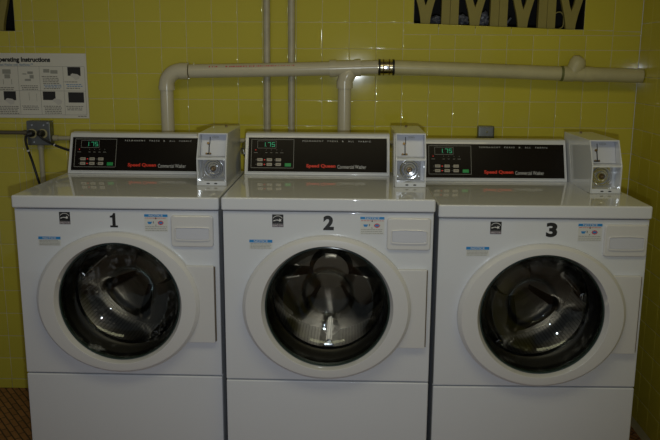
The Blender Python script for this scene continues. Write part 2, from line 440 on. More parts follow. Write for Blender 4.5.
def washer(num, dx, dy, H, rz, label, wet, drot, numx, nw, sx, csh=0, csb=0, ddx=0, ddz=0):
    root = empty('washing_machine', (dx, dy, 0), rz)
    tag(root, label, 'washing machine', 'numbered front-loading washers in a row')
    c = CW/2; h = W_/2
    D = .60
    OX, OZ, GZ = globals()['OX']+ddx, globals()['OZ']+ddz, globals()['GZ']+ddz; GX = ddx
    XL, XR = globals()['XL']+csh, globals()['XR']+csh; BX0, BX1 = globals()['BX0']+csb, globals()['BX1']+csb
    zt = H-TT
    # cabinet shell (sides, back, bottom)
    bm = bmesh.new()
    box(bm, -c, -c+.012, .018, D, .03, zt-.003, .002); box(bm, c-.012, c, .018, D, .03, zt-.003, .002)
    box(bm, -c+.012, c-.012, D-.012, D, .03, zt-.003); box(bm, -c+.012, c-.012, .03, D-.012, .03, .05)
    obj('cabinet', bm, WHITE, root)
    for sx_ in (-1, 1):
        for y in (.06, D-.06):
            bm = bmesh.new(); tube(bm, [(sx_*(c-.05), y, 0), (sx_*(c-.05), y, .012), (sx_*(c-.05), y, .0121), (sx_*(c-.05), y, .031)], [.022, .022, .01, .01], 16)
            obj('levelling_foot', bm, BLK, root, smooth=40)
    # worktop
    bm = bmesh.new(); box(bm, -h, h, -.010, D, zt, H, .006, 3)
    obj('worktop', bm, WHITE, root, smooth=40)
    # front panel with a round opening
    bm = bmesh.new(); z0, z1 = H-SEAM+.0022, zt-.0035
    zc = H+GZ; rr = .212
    angs = sorted([2*PI*i/72 for i in range(72)]+[math.atan2(b-zc, a) % (2*PI) for a in (-c, c) for b in (z0, z1)])
    def outer(a):
        ca, sa = math.cos(a), math.sin(a); k = 1e9
        if abs(ca) > 1e-9: k = min(k, c/abs(ca))
        if sa > 1e-9: k = min(k, (z1-zc)/sa)
        if sa < -1e-9: k = min(k, (z0-zc)/sa)
        return k*ca, zc+k*sa
    e = .004
    def R(a, inn, y):
        if inn is None:
            x, z = outer(a); return Vector((x, y, z))
        x, z = outer(a); x = max(-c+inn, min(c-inn, x)); z = max(z0+inn, min(z1-inn, z)); return Vector((x, y, z))
    rr_ = [[R(a, None, .028) for a in angs], [R(a, None, e) for a in angs], [R(a, .0012, .0012) for a in angs], [R(a, e, 0) for a in angs],
           [Vector((GX+rr*math.cos(a), 0, zc+rr*math.sin(a))) for a in angs], [Vector((GX+rr*math.cos(a), .03, zc+rr*math.sin(a))) for a in angs]]
    rings(bm, rr_); bmesh.ops.recalc_face_normals(bm, faces=bm.faces[:])
    fp = obj('front_panel', bm, WHITE, root, smooth=35)
    # lower service panel
    bm = bmesh.new(); box(bm, -c, c, 0, .028, .10, H-SEAM-.0022, .004, 3)
    obj('lower_panel', bm, LOWER, root, smooth=40)
    bm = bmesh.new(); box(bm, -c+.01, c-.01, .03, .045, .03, .10)
    obj('kick_plate', bm, LOWER, root)
    # dark backing sheets put in as the shade inside the gaps
    for za_, zb_ in ((.1, H-SEAM+.05), (zt-.04, zt-.0005)):
        bm = bmesh.new(); box(bm, -c+.014, c-.014, .0285, .030, za_, zb_); obj('gap_shade_backing', bm, DARK, root)
    # drum, gasket
    gz = H+GZ
    bm = bmesh.new()
    prof = [(.190, .13), (.196, .119), (.212, .118), (.235, .13), (.252, .16), (.252, .48)]
    n = 96; rr_ = [ring_y(GX, gz, y, r, n=n) for r, y in prof[:5]]
    rings(bm, rr_); obj('drum_lip', bm, CHROME, root, smooth=50)
    bm = bmesh.new(); ys = [.16+.32*k/10 for k in range(11)]
    rings(bm, [ring_y(GX, gz, y, .252, n=n) for y in ys], uv=True)
    dr = obj('drum', bm, DRUM, root, smooth=60)
    # pressed back of the drum: three raised arms
    bm = bmesh.new()
    N = 120; RR = []
    for k in range(16):
        r = .252*(1-k/15)+.0005; ring = []
        for i in range(N):
            a = 2*PI*i/N
            arm = max(0, math.cos(1.5*(((a-drot-PI/2+PI/3) % (2*PI/3))-PI/3)*1.35))
            hgt = .045*min(1, max(0, (arm-.45)*4))*min(1, max(0, (.235-r)*25)) if r > .075 else .055
            ring.append(Vector((GX+r*math.cos(a), .48-hgt, gz+r*math.sin(a))))
        RR.append(ring)
    rings(bm, RR, True); obj('drum_back', bm, STEEL, dr, smooth=45)
    for k in range(3):
        bm = bmesh.new(); a = drot+PI/2+PI/3+2*PI*k/3
        pr = [(-.045, .252), (-.022, .205), (-.008, .178), (.008, .178), (.022, .205), (.045, .252)]
        t = bmesh.new()
        A = [t.verts.new((s, .17, r)) for s, r in pr]; B = [t.verts.new((s*.9, .46, .252-(.252-r)*.85)) for s, r in pr]
        t.faces.new(A); t.faces.new(B[::-1])
        for i in range(5): t.faces.new((A[i], B[i], B[i+1], A[i+1]))
        bmesh.ops.bevel(t, geom=t.edges[:], offset=.004, segments=2, affect='EDGES')
        bmesh.ops.recalc_face_normals(t, faces=t.faces[:])
        t.transform(Matrix.Translation((GX, 0, gz)) @ Matrix.Rotation(-(a-PI/2), 4, 'Y')); merge(bm, t)
        obj('drum_baffle', bm, CHROME, dr, smooth=40)
    bm = bmesh.new()
    rings(bm, [ring_y(GX, gz, y, r) for r, y in ((.210, .031), (.207, .036), (.203, .05), (.206, .065), (.202, .085), (.199, .095), (.194, .10), (.190, .104), (.193, .112), (.21, .115), (.26, .116))])
    obj('door_gasket', bm, GASK, root, smooth=60)
    # outer tub
    bm = bmesh.new()
    rings(bm, [ring_y(GX, gz, y, r) for r, y in ((.215, .117), (.275, .117), (.275, .52))], True)
    obj('tub', bm, DARK, root, smooth=40)
    # door
    bm = bmesh.new()
    n = 96
    def mixring(k, y, s=1.0, gr=GR):
        out = []
        for i in range(n):
            a = 2*PI*i/n
            po = Vector((OX+OA*s*math.cos(a), y, H+OZ+OB*s*math.sin(a))); pi_ = Vector((GX+gr*math.cos(a), y, gz+gr*math.sin(a)))
            out.append(po.lerp(pi_, k))
        return out
    prof = [(0, -.001, 1.0), (0, -.020, 1.0), (0, -.0225, .994), (0, -.030, .966), (0, -.0315, .960), (.50, -.0330, 1), (.84, -.0335, 1), (.86, -.0330, 1), (.995, -.0145, 1), (1, .014, 1)]
    rings(bm, [mixring(k, y, s) for k, y, s in prof])
    bmesh.ops.recalc_face_normals(bm, faces=bm.faces[:])
    door = obj('door', bm, CREAM, root, smooth=18)
    bm = bmesh.new()
    rings(bm, [ring_y(GX, gz, y, r) for r, y in ((.2040, -.010), (.2030, -.0145), (.2005, -.0150), (.199, -.012), (.199, .01))])
    obj('glass_rim', bm, RIM, door, smooth=50)
    bm = bmesh.new()
    gp = [(.2005, -.012), (.1985, -.008), (.193, .01), (.186, .035), (.176, .06), (.160, .082), (.135, .098), (.105, .106), (.092, .110), (.085, .117), (.080, .128), (.075, .135), (.066, .139), (.05, .141), (.02, .1425), (.001, .1427)]
    rings(bm, [ring_y(GX, gz, y, r) for r, y in gp], True)
    obj('door_glass', bm, glass_mat('door_glass_%d' % num, wet), door, smooth=80)
    bm = bmesh.new()
    rings(bm, [ring_y(GX, gz, y, r) for r, y in ((.203, .004), (.1985, .006), (.1945, .022), (.197, .030), (.203, .030), (.203, .004))])
    obj('inner_door_rim', bm, BLK, door, smooth=50)
    # hinge cover
    bm = bmesh.new(); zh0, zh1 = H-.497, H-.230
    t = bmesh.new(); box(t, .223+ddx, .3205+ddx*.3, -.016, 0, zh0, zh1, .0035, 2); merge(bm, t)
    # cut back the side hidden under the ring
    hc = obj('hinge_cover', bm, CREAM, door, smooth=40)
    bm = bmesh.new(); box(bm, .3212+ddx*.3, .3237+ddx*.3, -.010, -.0002, zh0+.004, zh1-.004)
    obj('hinge_shadow_strip', bm, TANL, door)  # brown strip painted in as the shadow along the hinge edge
    # dispenser drawer
    bm = bmesh.new(); xa, xb, za, zb = .186+sx*.8, .3245+sx*.8, H-.1665, H-.062
    plate(bm, rrect(xa, xb, za, zb, .010), [(-.001, -.0001), (-.001, -.003), (.0008, -.007), (.003, -.0085)])
    dd = obj('dispenser_drawer', bm, CREAM, root, smooth=30)
    pa, pb, qa, qb = xa+.016, xb-.014, za+.027, zb-.042
    bm = bmesh.new()
    P0 = rrect(pa-.004, pb+.004, qa-.005, qb+.003, .006, bow=.002); P1 = rrect(pa, pb, qa, qb, .004, bow=.002)
    rings(bm, [[Vector((x, y, z)) for x, z in p] for p, y in ((P0, -.0084), (P0, -.0115), ([((a[0]+b_[0])/2, (a[1]+b_[1])/2) for a, b_ in zip(P0, P1)], -.0125), (P1, -.0115), (P1, -.0084))])
    bmesh.ops.recalc_face_normals(bm, faces=bm.faces[:]); obj('pocket_rim', bm, CREAM, dd, smooth=50)
    bm = bmesh.new(); plate(bm, rrect(pa+.0003, pb-.0003, qa+.0003, qb-.0003, .004, bow=.002), [(0, -.0086), (0, -.0095), (.002, -.0105)])
    obj('drawer_handle', bm, LILAC, dd, smooth=40)
    # stickers
    def T(s, x0, x1, z0, z1, mt, par, name='lettering', bold=0, y=-.0008, sp=1.0):
        b = text_bm(s, x0, x1, z0, z1, bold, sp, 0)
        for v in b.verts: v.co.y = y; v.co.z += 0
        return obj(name, b, mt, par)
    if num == 1:
        b = bmesh.new(); N1 = [(-.3, 0), (.5, 0), (.5, .13), (.27, .13), (.27, 1), (.06, 1), (-.02, .88), (-.14, .82), (-.3, .80), (-.3, .68), (-.06, .68), (-.06, .13), (-.3, .13)]
        poly(b, [(numx-.001+x*.032, H-.1050+z*.048) for x, z in N1], -.0008); obj('number_decal', b, BLKL, root)
    else: T(str(num), numx-nw/2, numx+nw/2, H-.1050, H-.0570, BLKL, root, 'number_decal', .045, -.0008)
    # energy label
    x0, z1_ = -.184+sx, H-.0555
    bm = bmesh.new(); box(bm, x0, x0+.036, -.0006, 0, z1_-.041, z1_); es = obj('energy_label', bm, BLKL, root)
    bm = bmesh.new(); poly(bm, [(x0, z1_-.041), (x0+.036, z1_-.041), (x0+.036, z1_-.0315), (x0, z1_-.0315)], -.0008); obj('label_strip', bm, STRIP, es)
    bm = bmesh.new()
    arc = [(x0+.018+.0165*math.cos(a), z1_-.017+.0135*math.sin(a)) for a in [PI*(.12+.76*i/14) for i in range(15)]]
    arc2 = [(x0+.018+.0150*math.cos(a), z1_-.017+.0118*math.sin(a)) for a in [PI*(.12+.76*i/14) for i in range(15)]]
    poly(bm, arc+arc2[::-1], -.0010)
    st = []
    for i in range(10):
        r = .0065 if i % 2 == 0 else .0027; a = PI/2+i*PI/5+.2
        st.append((x0+.025+r*math.cos(a), z1_-.0185+r*math.sin(a)))
    poly(bm, st, -.0011)
    poly(bm, [(x0+.003, z1_-.0195), (x0+.016, z1_-.0165), (x0+.022, z1_-.0185), (x0+.022, z1_-.0205), (x0+.013, z1_-.0190), (x0+.005, z1_-.0225)], -.0010)
    poly(bm, [(x0+.001, z1_-.0305), (x0+.035, z1_-.0305), (x0+.035, z1_-.031), (x0+.001, z1_-.031)], -.0010)
    obj('star_mark', bm, WHTL, es)
    T('ENERGY STAR', x0+.002, x0+.034, z1_-.0390, z1_-.0335, WHTL, es, y=-.0011)
    # notice sticker (left)
    def sticker(x0, x1, z0, z1, hh):
        z0 -= .008; z1 -= .008; x0 += sx; x1 += sx
        b = bmesh.new(); box(b, x0, x1, -.0006, 0, z0, z1); o = obj('notice_sticker', b, PAPER, root)
        b = bmesh.new(); poly(b, [(x0, z1-hh), (x1, z1-hh), (x1, z1), (x0, z1)], -.0010); obj('sticker_header', b, BLUE, o)
        T('NOTICE', x0+(x1-x0)*.2, x0+(x1-x0)*.8, z1-hh*.85, z1-hh*.15, WHTL, o, y=-.0013, bold=.01)
        return o
    def lines(par, x0, x1, z0, z1, n_, mt=None):
        b = bmesh.new()
        for k in range(n_):
            z = z1-(z1-z0)*(k+.5)/n_; x = x0
            while x < x1-.003:
                L = min(random.uniform(.003, .011), x1-x)
                poly(b, [(x, z-.0008), (x+L, z-.0008), (x+L, z+.0008), (x, z+.0008)], -.0011); x += L+.0016
        return obj('fine_print', b, mt or GREYL, par)
    q_ = lambda pts: [(x+sx, z-.008) for x, z in pts]
    s1 = sticker(-.2585, -.184, H-.1625, H-.131, .0095)
    lines(s1, -.255+sx, -.188+sx, H-.169, H-.150, 4)
    s2 = sticker(.0985, .1755, H-.1095, H-.0515, .0085)
    lines(s2, .101+sx, .173+sx, H-.076, H-.0685, 1, REDI)
    lines(s2, .101+sx, .173+sx, H-.1165, H-.098, 3)
    def ic(name, pts, mt, y=-.0011):
        b = bmesh.new(); poly(b, q_(pts), y); obj(name, b, mt, s2)
    ic('red_icon', [(.145, H-.085), (.152, H-.0875), (.159, H-.085), (.162, H-.080), (.159, H-.075), (.152, H-.0725), (.145, H-.075), (.142, H-.08)], REDI)
    ic('blue_icon', [(.146, H-.083), (.158, H-.083), (.158, H-.0765), (.146, H-.0765)], BLUE, -.0013)
    ic('blue_icon', [(.111, H-.084), (.120, H-.084), (.124, H-.0765), (.108, H-.0765)], BLUE, -.0013)
    ic('black_arrow', [(.127, H-.075), (.129, H-.075), (.129, H-.082), (.127, H-.082)], BLKL)
    ic('black_arrow', [(.134, H-.089), (.138, H-.089), (.136, H-.086)], BLKL)
    ic('black_arrow', [(.1345, H-.068), (.1385, H-.068), (.1365, H-.0595)], BLKL, -.0012)

    # console
    n_ = Vector((0, -HC, YC-DC)).normalized()
    bm = bmesh.new()
    prism_yz(bm, [(DC-.004, H), (DC-.004, H+.004), (YC-.004, H+HC-.004), (YC+.002, H+HC+.004), (YBK, H+HC+.006), (YBK, H)], XL, XR, .0022, 2)
    con = obj('control_console', bm, TRIMC, root, smooth=35)
    vdir = Vector((0, YC-DC, HC)).normalized()
    # local frame of the slanted face: x=u, -y = outwards, z=v
    MT = Matrix(((1, 0, 0, XL), (0, -n_.y, vdir.y, DC-.004), (0, -n_.z, vdir.z, H+.0035), (0, 0, 0, 1)))
    def P(name, b, mt, par, smooth=None): return obj(name, b, mt, par, smooth, MT)
    b = bmesh.new(); box(b, .010, .543, -.0045, .002, .0055, .1435, .0018, 2); pf = P('panel_frame', b, CREAM, con, 40)
    b = bmesh.new(); box(b, .0135, .5395, -.0056, -.004, .0085, .1405, 0); pan = P('display_panel', b, BLACK, con)
    def line_frame(b, u0, u1, v0, v1, w_, y):
        for q in ((u0, u1, v0, v0+w_), (u0, u1, v1-w_, v1), (u0, u0+w_, v0, v1), (u1-w_, u1, v0, v1)):
            poly(b, [(q[0], q[2]), (q[1], q[2]), (q[1], q[3]), (q[0], q[3])], y)
    b = bmesh.new(); line_frame(b, .0246, .187, .0215, .134, .0014, -.0060); line_frame(b, .0476, .119, .0985, .128, .001, -.0060); P('panel_outline', b, GREYL, con)
    def PT(s, u0, u1, v0, v1, mt, bold=0, sp=1.0, name='lettering', y=-.0062):
        b = text_bm(s, u0, u1, v0, v1, bold, sp, 0)
        for v in b.verts: v.co.y = y
        return P(name, b, mt, con)
    # seven segment price 1.75
    b = bmesh.new()
    def seg(u, v, w_, h_): poly(b, [(u, v), (u+w_, v), (u+w_+.0006, v+h_), (u+.0006, v+h_)], -.0062)
    def digit(u, v, on, W=.0110, Hh=.0165, t=.0014):
        q = {'a': (u, v+Hh-t, W, t), 'g': (u, v+Hh/2-t/2, W, t), 'd': (u, v, W, t), 'f': (u, v+Hh/2, t, Hh/2), 'b': (u+W-t, v+Hh/2, t, Hh/2), 'e': (u, v, t, Hh/2), 'c': (u+W-t, v, t, Hh/2)}
        for k in on: seg(*q[k])
    digit(.0665, .105, 'bc'); seg(.0805, .105, .0013, .0013); digit(.0865, .105, 'abc'); digit(.1020, .105, 'afgcd')
    P('price_display', b, LEDG, con)
    def dot(b, u, v, r, y=-.0062, n2=12): poly(b, [(u+r*math.cos(2*PI*i/n2), v+r*math.sin(2*PI*i/n2)) for i in range(n2)], y)
    for u, v in ((.042, .092), (.0755, .0535), (.0755, .0355)):
        b = bmesh.new(); dot(b, u, v, .0022 if v < .09 else .0018); P('indicator_light', b, LEDR, con)
    for u in (.082, .101, .1215, .141):
        b = bmesh.new(); dot(b, u, .092, .0011); P('indicator_light', b, GREYL, con)
    b = bmesh.new()
    b.free()
    for u, ww in ((.042, .014), (.082, .008), (.101, .008), (.1215, .008), (.141, .012)):
        b = bmesh.new(); poly(b, [(u-ww/2, .0805), (u+ww/2, .0805), (u+ww/2, .082), (u-ww/2, .082)], -.0060)
        P('indicator_print', b, GREYL, con)
    for u in (.0586, .0945, .1285):
        for v in (.0535, .0355):
            b = bmesh.new(); box(b, u-.0105, u+.0105, -.0080, -.0052, v-.006, v+.006, .002, 2); bt = P('cycle_button', b, BTN, con, 40)
            b = bmesh.new(); poly(b, [(u-.006, v-.0008), (u+.006, v-.0008), (u+.006, v+.0008), (u-.006, v+.0008)], -.0083); obj('button_print', b, BLKL, con, None, MT)
            b = bmesh.new(); dot(b, u-.0145, v, .0012)
            P('button_dot', b, GREYL, con)
    b = bmesh.new(); box(b, .153, .177, -.0080, -.0052, .0275, .041, .002, 2); P('start_button', b, GREENB, con, 40)
    PT('Speed Queen', .235, .3455, .0215, .0385, REDL, .035)
    PT('Commercial Washer', .353, .461, .0220, .0360, WHTL, -.006)
    for wd, a_, b_ in (('PERMANENT', 238, 312), ('PRESS', 327, 363), ('&', 378, 384), ('ALL', 400, 420), ('FABRIC', 437, 480)):
        PT(wd, .219+(a_-238)*.00107, .219+(b_-238)*.00107, .1255, .1310, WHTL, -.004, 1.6)

    # coin box
    bm = bmesh.new()
    prof = [(YB, H), (YB, H+HM), (YBT, H+HB), (YBK, H+HB), (YBK, H)]
    th = .0045
    prism_yz(bm, prof, BX0, BX0+th, .0012); prism_yz(bm, prof, BX1-th, BX1, .0012)
    prism_yz(bm, [(YBT-.0005, H+HB-th), (YBT, H+HB-.0004), (YBK, H+HB-.0004), (YBK, H+HB-th)], BX0+th, BX1-th)
    prism_yz(bm, [(YB, H+.0004), (YB, H+.017), (YB+.058, H+.017), (YB+.058, H+.0004)], BX0+th, BX1-th)     # bottom strip
    prism_yz(bm, [(YB+.001, H+HM-.004), (YB+.003, H+HM+.002), (YB+.058, H+HM+.002), (YB+.058, H+HM-.004)], BX0+th, BX1-th)  # divider
    prism_yz(bm, [(YB+.057, H+.017), (YB+.057, H+HM), (YBT+.040, H+HB-th), (YBK-.004, H+HB-th), (YBK-.004, H+.0004), (YB+.059, H+.0004)], BX0+th, BX1-th)
    cb = obj('coin_box', bm, WHITE, root, smooth=35)
    # upper slanted plate
    d2 = Vector((0, YBT-.017-YB, HB-th-HM)).normalized(); n2 = Vector((0, -d2.z, d2.y))
    MU = Matrix(((1, 0, 0, BX0+th), (0, -n2.y, d2.y, YB+.0535), (0, -n2.z, d2.z, H+HM+.002), (0, 0, 0, 1)))
    Lu = (Vector((YBT-.004-YB, HB-th-HM))).length; bw = BX1-BX0-2*th
    b = bmesh.new(); box(b, .001, bw-.001, -.001, .001, .001, Lu-.004, 0); obj('coin_slot_plate', b, LILAC, cb, None, MU)
    b = bmesh.new(); box(b, .031, .0335, -.0022, -.001, .046, .072); box(b, .0285, .032, -.0022, -.001, .012, .045); obj('coin_slot', b, DARK, cb, None, MU)
    for q in ((.0265, .047, .0045), (.022, .009, .003), (.035, .009, .003)):
        b = bmesh.new(); tube(b, [(q[0], -.001, q[1]), (q[0], -.006, q[1])], q[2], 14); obj('coin_return_button', b, BRASS, cb, 40, MU)
    b = bmesh.new(); box(b, .018, .039, -.0035, -.001, .0055, .0115, .001); obj('coin_return_slot', b, BLKL, cb, None, MU)
    b = bmesh.new()
    el = lambda k: [(.052+.012*k*math.cos(2*PI*i/24), .071+.0045*k*math.sin(2*PI*i/24)) for i in range(25)]
    poly(b, el(1)+el(.86)[::-1], -.0014)
    for q in range(3): poly(b, [(.0455+q*.005, .0695), (.049+q*.005, .0695), (.049+q*.005, .0725), (.0455+q*.005, .0725)], -.0014)
    obj('oval_badge', b, GREYL, cb, None, MU)
    # lower chrome plate and lock
    yl = YB+.0565; lx, lz = BX0+.0505, H+.0545
    b = bmesh.new(); box(b, BX0+th+.001, BX1-th-.010, yl-.002, yl, H+.0175, H+HM-.005, .0008); lp = obj('lock_plate', b, CHROME, cb, 40)
    b = bmesh.new()
    rings(b, [ring_y(lx, lz, y, r, n=40) for r, y in ((.034, yl-.002), (.034, yl-.007), (.032, yl-.011), (.029, yl-.0105), (.024, yl-.004), (.019, yl-.0035))])
    rings(b, [ring_y(lx, lz, y, r, n=40) for r, y in ((.019, yl-.003), (.0175, yl-.010), (.015, yl-.0125), (.011, yl-.012), (.010, yl-.006), (.0005, yl-.005))], True)
    bmesh.ops.recalc_face_normals(b, faces=b.faces[:]); obj('vault_lock', b, CHROME, cb, 40)
    b = bmesh.new(); rings(b, [ring_y(lx, lz, y, r, n=24) for r, y in ((.0095, yl-.0062), (.0075, yl-.010), (.0045, yl-.0105), (.0005, yl-.0085))], True)
    obj('lock_core', b, BRASS, cb, 50)
    for ax_, az_ in ((BX0+.013, H+.027), (BX0+.013, H+.083), (BX0+.086, H+.083), (BX0+.086, H+.027)):
        b = bmesh.new(); tube(b, [(ax_, yl-.001, az_), (ax_, yl-.0045, az_)], .0038, 12); obj('plate_bolt', b, CHROME, cb, 40)
    for k in (.040, .067):
        b = bmesh.new(); poly(b, [(BX0+k+.006*math.cos(2*PI*i/16), H+.0085+.0022*math.sin(2*PI*i/16)) for i in range(16)], YB-.0004); obj('strip_hole', b, DARK, cb)
    b = bmesh.new(); tube(b, [(BX0+.055, YBK-.03, H+HB-.001), (BX0+.055, YBK-.03, H+HB+.004)], [.005, .004], 12); obj('lid_screw', b, BRASS, cb, 40)
    b = bmesh.new(); box(b, BX0-.004, BX1+.003, YB-.006, YB+.02, H, H+.0012); obj('box_gasket', b, GREYL, cb)
    return root

washer(1, -.6983, .0482, 1.0664-.0098, -.0037, 'white front-loading washer numbered 1, leftmost of the three', .8, .35, -.010, .026, -.005, .002, 0, 0, -.004)
washer(2, 0, 0, 1.0664, 0, 'white front-loading washer numbered 2, standing between the other two', .12, 0.0, .002, .034, .005, 0, 0, 0, -.006)
washer(3, .6946, .0278, 1.0664-.0205, .0169, 'white front-loading washer numbered 3, beside the right side wall', .3, -.5, .026, .036, .012, -.011, -.012, .009, -.011)

# ------------------------------------------------------------------ drain pipe
PY = .8213
dp = empty('drain_pipe', (-.697, PY, 0)); tag(dp, 'thick cream plastic drain pipe running along the wall above the washers', 'pipe')
def L(p): return (p[0]+.697, p[1]-PY, p[2])
def pobj(name, pts, r, mt, par=dp, n=28):
    b = bmesh.new(); tube(b, [L(p) for p in pts], r, n); return obj(name, b, mt, par, smooth=40)
pobj('standpipe', [(-.697, PY, .04), (-.697, PY, 1.40)], .0270, PVC)
pobj('standpipe', [(.040, PY, .04), (.042, PY, 1.42)], .0275, PVC)
el = [(-.697, PY, 1.370), (-.697, PY, 1.382)]+[(-.697+.060*(1-math.cos(a)), PY, 1.384+.060*math.sin(a)) for a in [PI/2*i/10 for i in range(11)]]+[(-.630, PY, 1.444), (-.612, PY, 1.444)]
pobj('elbow', el, .0315, PVC)
pobj('elbow_collar', [(-.697, PY, 1.366), (-.697, PY, 1.384)], .0335, PVC); pobj('elbow_collar', [(-.640, PY, 1.4435), (-.604, PY, 1.444)], .0335, PVC)
pobj('pipe_run', [(-.60, PY, 1.4435), (-.30, PY, 1.450), (0, PY, 1.4585), (.19, PY, 1.465)], .0280, PVC)
# red printing on the pipe: a broken row of small marks
b = bmesh.new(); x = -.515
while x < -.16:
    ln = random.choice((.003, .005, .007)); z = 1.444+(x+.6)*.0215+.0165
    if not (-.485 < x < -.45): poly(b, [(x+.697, z-.0025), (x+ln+.697, z-.0025+ln*.0245), (x+ln+.697, z+.0025), (x+.697, z+.0025)], -.0235)
    x += ln+random.choice((.003, .005, .008))
obj('red_printing', b, REDP, dp)
# tee
pobj('tee', [(-.012, PY, 1.4577), (.095, PY, 1.462)], .0310, PVC)
pobj('tee_collar', [(-.02, PY, 1.4575), (.008, PY, 1.4585)], .0345, PVC); pobj('tee_collar', [(.082, PY, 1.4612), (.108, PY, 1.462)], .0345, PVC)
pobj('tee_branch', [(.042, PY, 1.385), (.042, PY, 1.405), (.047, PY, 1.420), (.056, PY, 1.436), (.068, PY, 1.448)], [.031, .031, .033, .033, .030], PVC)
pobj('tee_collar', [(.042, PY, 1.378), (.042, PY, 1.408)], .0335, PVC)
# banded coupling
cpl = pobj('coupling', [(.178, PY, 1.4643), (.246, PY, 1.4645)], .0300, mat('stainless_coupling_band', (.55, .50, .36), .22, 1, bump=.3, bscale=80))
for x in (.184, .241): pobj('clamp_band', [(x-.004, PY, 1.4645), (x+.004, PY, 1.4645)], .0325, BLKL, cpl)
for x in (.2005, .224): pobj('clamp_band', [(x-.002, PY, 1.4645), (x+.002, PY, 1.4645)], .0322, BRASS, cpl)
b = bmesh.new(); box(b, .202+.697, .223+.697, -.0385, -.028, 1.457, 1.472, .002)
obj('clamp_screw', b, CHROME, cpl, smooth=40)
pobj('old_pipe_run', [(.24, PY, 1.4645), (.60, PY, 1.4545), (.98, PY, 1.4425), (WX-.004, PY, 1.438)], .0285, PVCOLD)
pobj('cleanout_collar', [(.932, PY, 1.4440), (.975, PY, 1.4427)], .0310, PVCOLD); pobj('cleanout_collar', [(1.015, PY, 1.4420), (1.05, PY, 1.441)], .0310, PVCOLD)
pobj('joint_stain', [(.922, PY, 1.4443), (.933, PY, 1.444)], .0305, mat('olive_joint_stain', (.16, .17, .05), .6))
pobj('cleanout_stub', [(.972, PY, 1.448), (.986, PY+.002, 1.475), (.992, PY+.004, 1.490), (.998, PY+.004, 1.506), (1.002, PY+.004, 1.512)], [.030, .033, .033, .026, .012], PVCOLD)
# hangers
for x in (-.25, .55): 
    pobj('pipe_hanger', [(x, PY, 1.451+(.004 if x > 0 else 0)), (x, WY, 1.451+(.004 if x > 0 else 0))], .006, GALV)

# ------------------------------------------------------------------ thin risers
def riser(xb, xt, label, mt):
    r_ = empty('riser_pipe', (xb, WY-.0160, 0)); tag(r_, label, 'pipe', 'thin vertical pipes on the wall')
    b = bmesh.new(); tube(b, [(0, 0, .02), (0, 0, .8), (xt-xb, 0, CEILZ-.002)], .0140, 20); obj('pipe_run', b, mt, r_, smooth=40)
    return r_
riser(-.285, -.279, 'thin vertical pipe on the wall, left one of the close pair', RISER)
riser(-.183, -.176, 'thin vertical pipe on the wall, right one of the close pair', RISER)

# ------------------------------------------------------------------ electrical
ob = empty('outlet_box', (-1.2545, WY, 1.181)); tag(ob, 'grey metal surface outlet box with two round sockets under the poster', 'outlet box')
b = bmesh.new(); box(b, -.050, .050, -.048, 0, -.052, .051, .004, 2); obj('housing', b, STEELD, ob, smooth=40)
for k in (-.026, .019):
    b = bmesh.new(); rings(b, [ring_y(k, -.002, y, r, n=28) for r, y in ((.020, -.048), (.020, -.051), (.0165, -.0515), (.016, -.049), (.001, -.049))], True); bmesh.ops.recalc_face_normals(b, faces=b.faces[:])
    obj('socket', b, mat('aged_cream_socket', (.45, .40, .20), .5), ob, smooth=40)
for x, z in ((-.025, .034), (.025, .034), (-.02, -.038), (.042, -.04), (.042, .043)):
    b = bmesh.new(); tube(b, [(x, -.047, z), (x, -.050, z)], .0032, 10); obj('screw', b, CHROME, ob, smooth=40)
def cord(name, pts, label, plug, band):
    r_ = empty(name, pts[0]); tag(r_, label, 'power cord', 'black washer power cords')
    o0 = Vector(pts[0])
    b = bmesh.new(); tube(b, [p-o0 for p in spline(pts, 10)], .0052, 12); obj('cable', b, BLK, r_, smooth=50)
    b = bmesh.new(); tube(b, [Vector(q)-o0 for q in plug], [.014, .015, .011], 16); obj('plug', b, BLK, r_, smooth=40)
    S = spline(pts, 10); i = int(len(S)*band)
    b = bmesh.new(); tube(b, [S[i]-o0, S[i+1]-o0], .0064, 12); obj('cable_tag', b, WHTL, r_, smooth=40)
OY = WY-.05
cord('power_cord', [(-1.283, OY-.018, 1.182), (-1.300, OY-.020, 1.165), (-1.301, OY-.016, 1.13), (-1.288, OY, 1.06), (-1.268, OY, .98), (-1.250, OY+.01, .90), (-1.20, OY+.01, .70), (-1.12, OY-.01, .5)],
     'black power cord dropping from the left socket behind washer 1', [(-1.279, OY-.0, 1.180), (-1.283, OY-.018, 1.181), (-1.292, OY-.022, 1.178)], .33)
cord('power_cord', [(-1.240, OY-.018, 1.182), (-1.236, OY-.020, 1.166), (-1.205, OY-.02, 1.146), (-1.165, OY-.03, 1.130), (-1.11, OY-.05, 1.116), (-1.04, OY-.07, 1.105), (-.99, OY-.09, 1.10)],
     'black power cord running right from the right socket to behind the console', [(-1.236, OY-.0, 1.180), (-1.240, OY-.018, 1.181), (-1.243, OY-.024, 1.174)], .45)
def conduit(label, pts, r, mt, grp='conduits joining the outlet boxes'):
    r_ = empty('conduit', pts[0]); tag(r_, label, 'conduit', grp); o0 = Vector(pts[0])
    b = bmesh.new(); tube(b, [Vector(p)-o0 for p in pts], r, 16); obj('pipe_run', b, mt, r_, smooth=40)
    for p, q in ((pts[0], pts[1]), (pts[-1], pts[-2])):
        d = (Vector(q)-Vector(p)).normalized()*.02
        b = bmesh.new(); tube(b, [Vector(p)-o0, Vector(p)+d-o0], r*1.35, 12); obj('connector', b, mt, r_, smooth=40)
conduit('dark conduit entering the outlet box from the left, below the poster', [(-1.306, WY-.022, 1.180), (-2.2, WY-.022, 1.182)], .0085, GALV)
conduit('painted horizontal conduit running right from the outlet box behind the consoles', [(-1.203, WY-.018, 1.158), (.60, WY-.018, 1.150)], .0095, PAINTP)
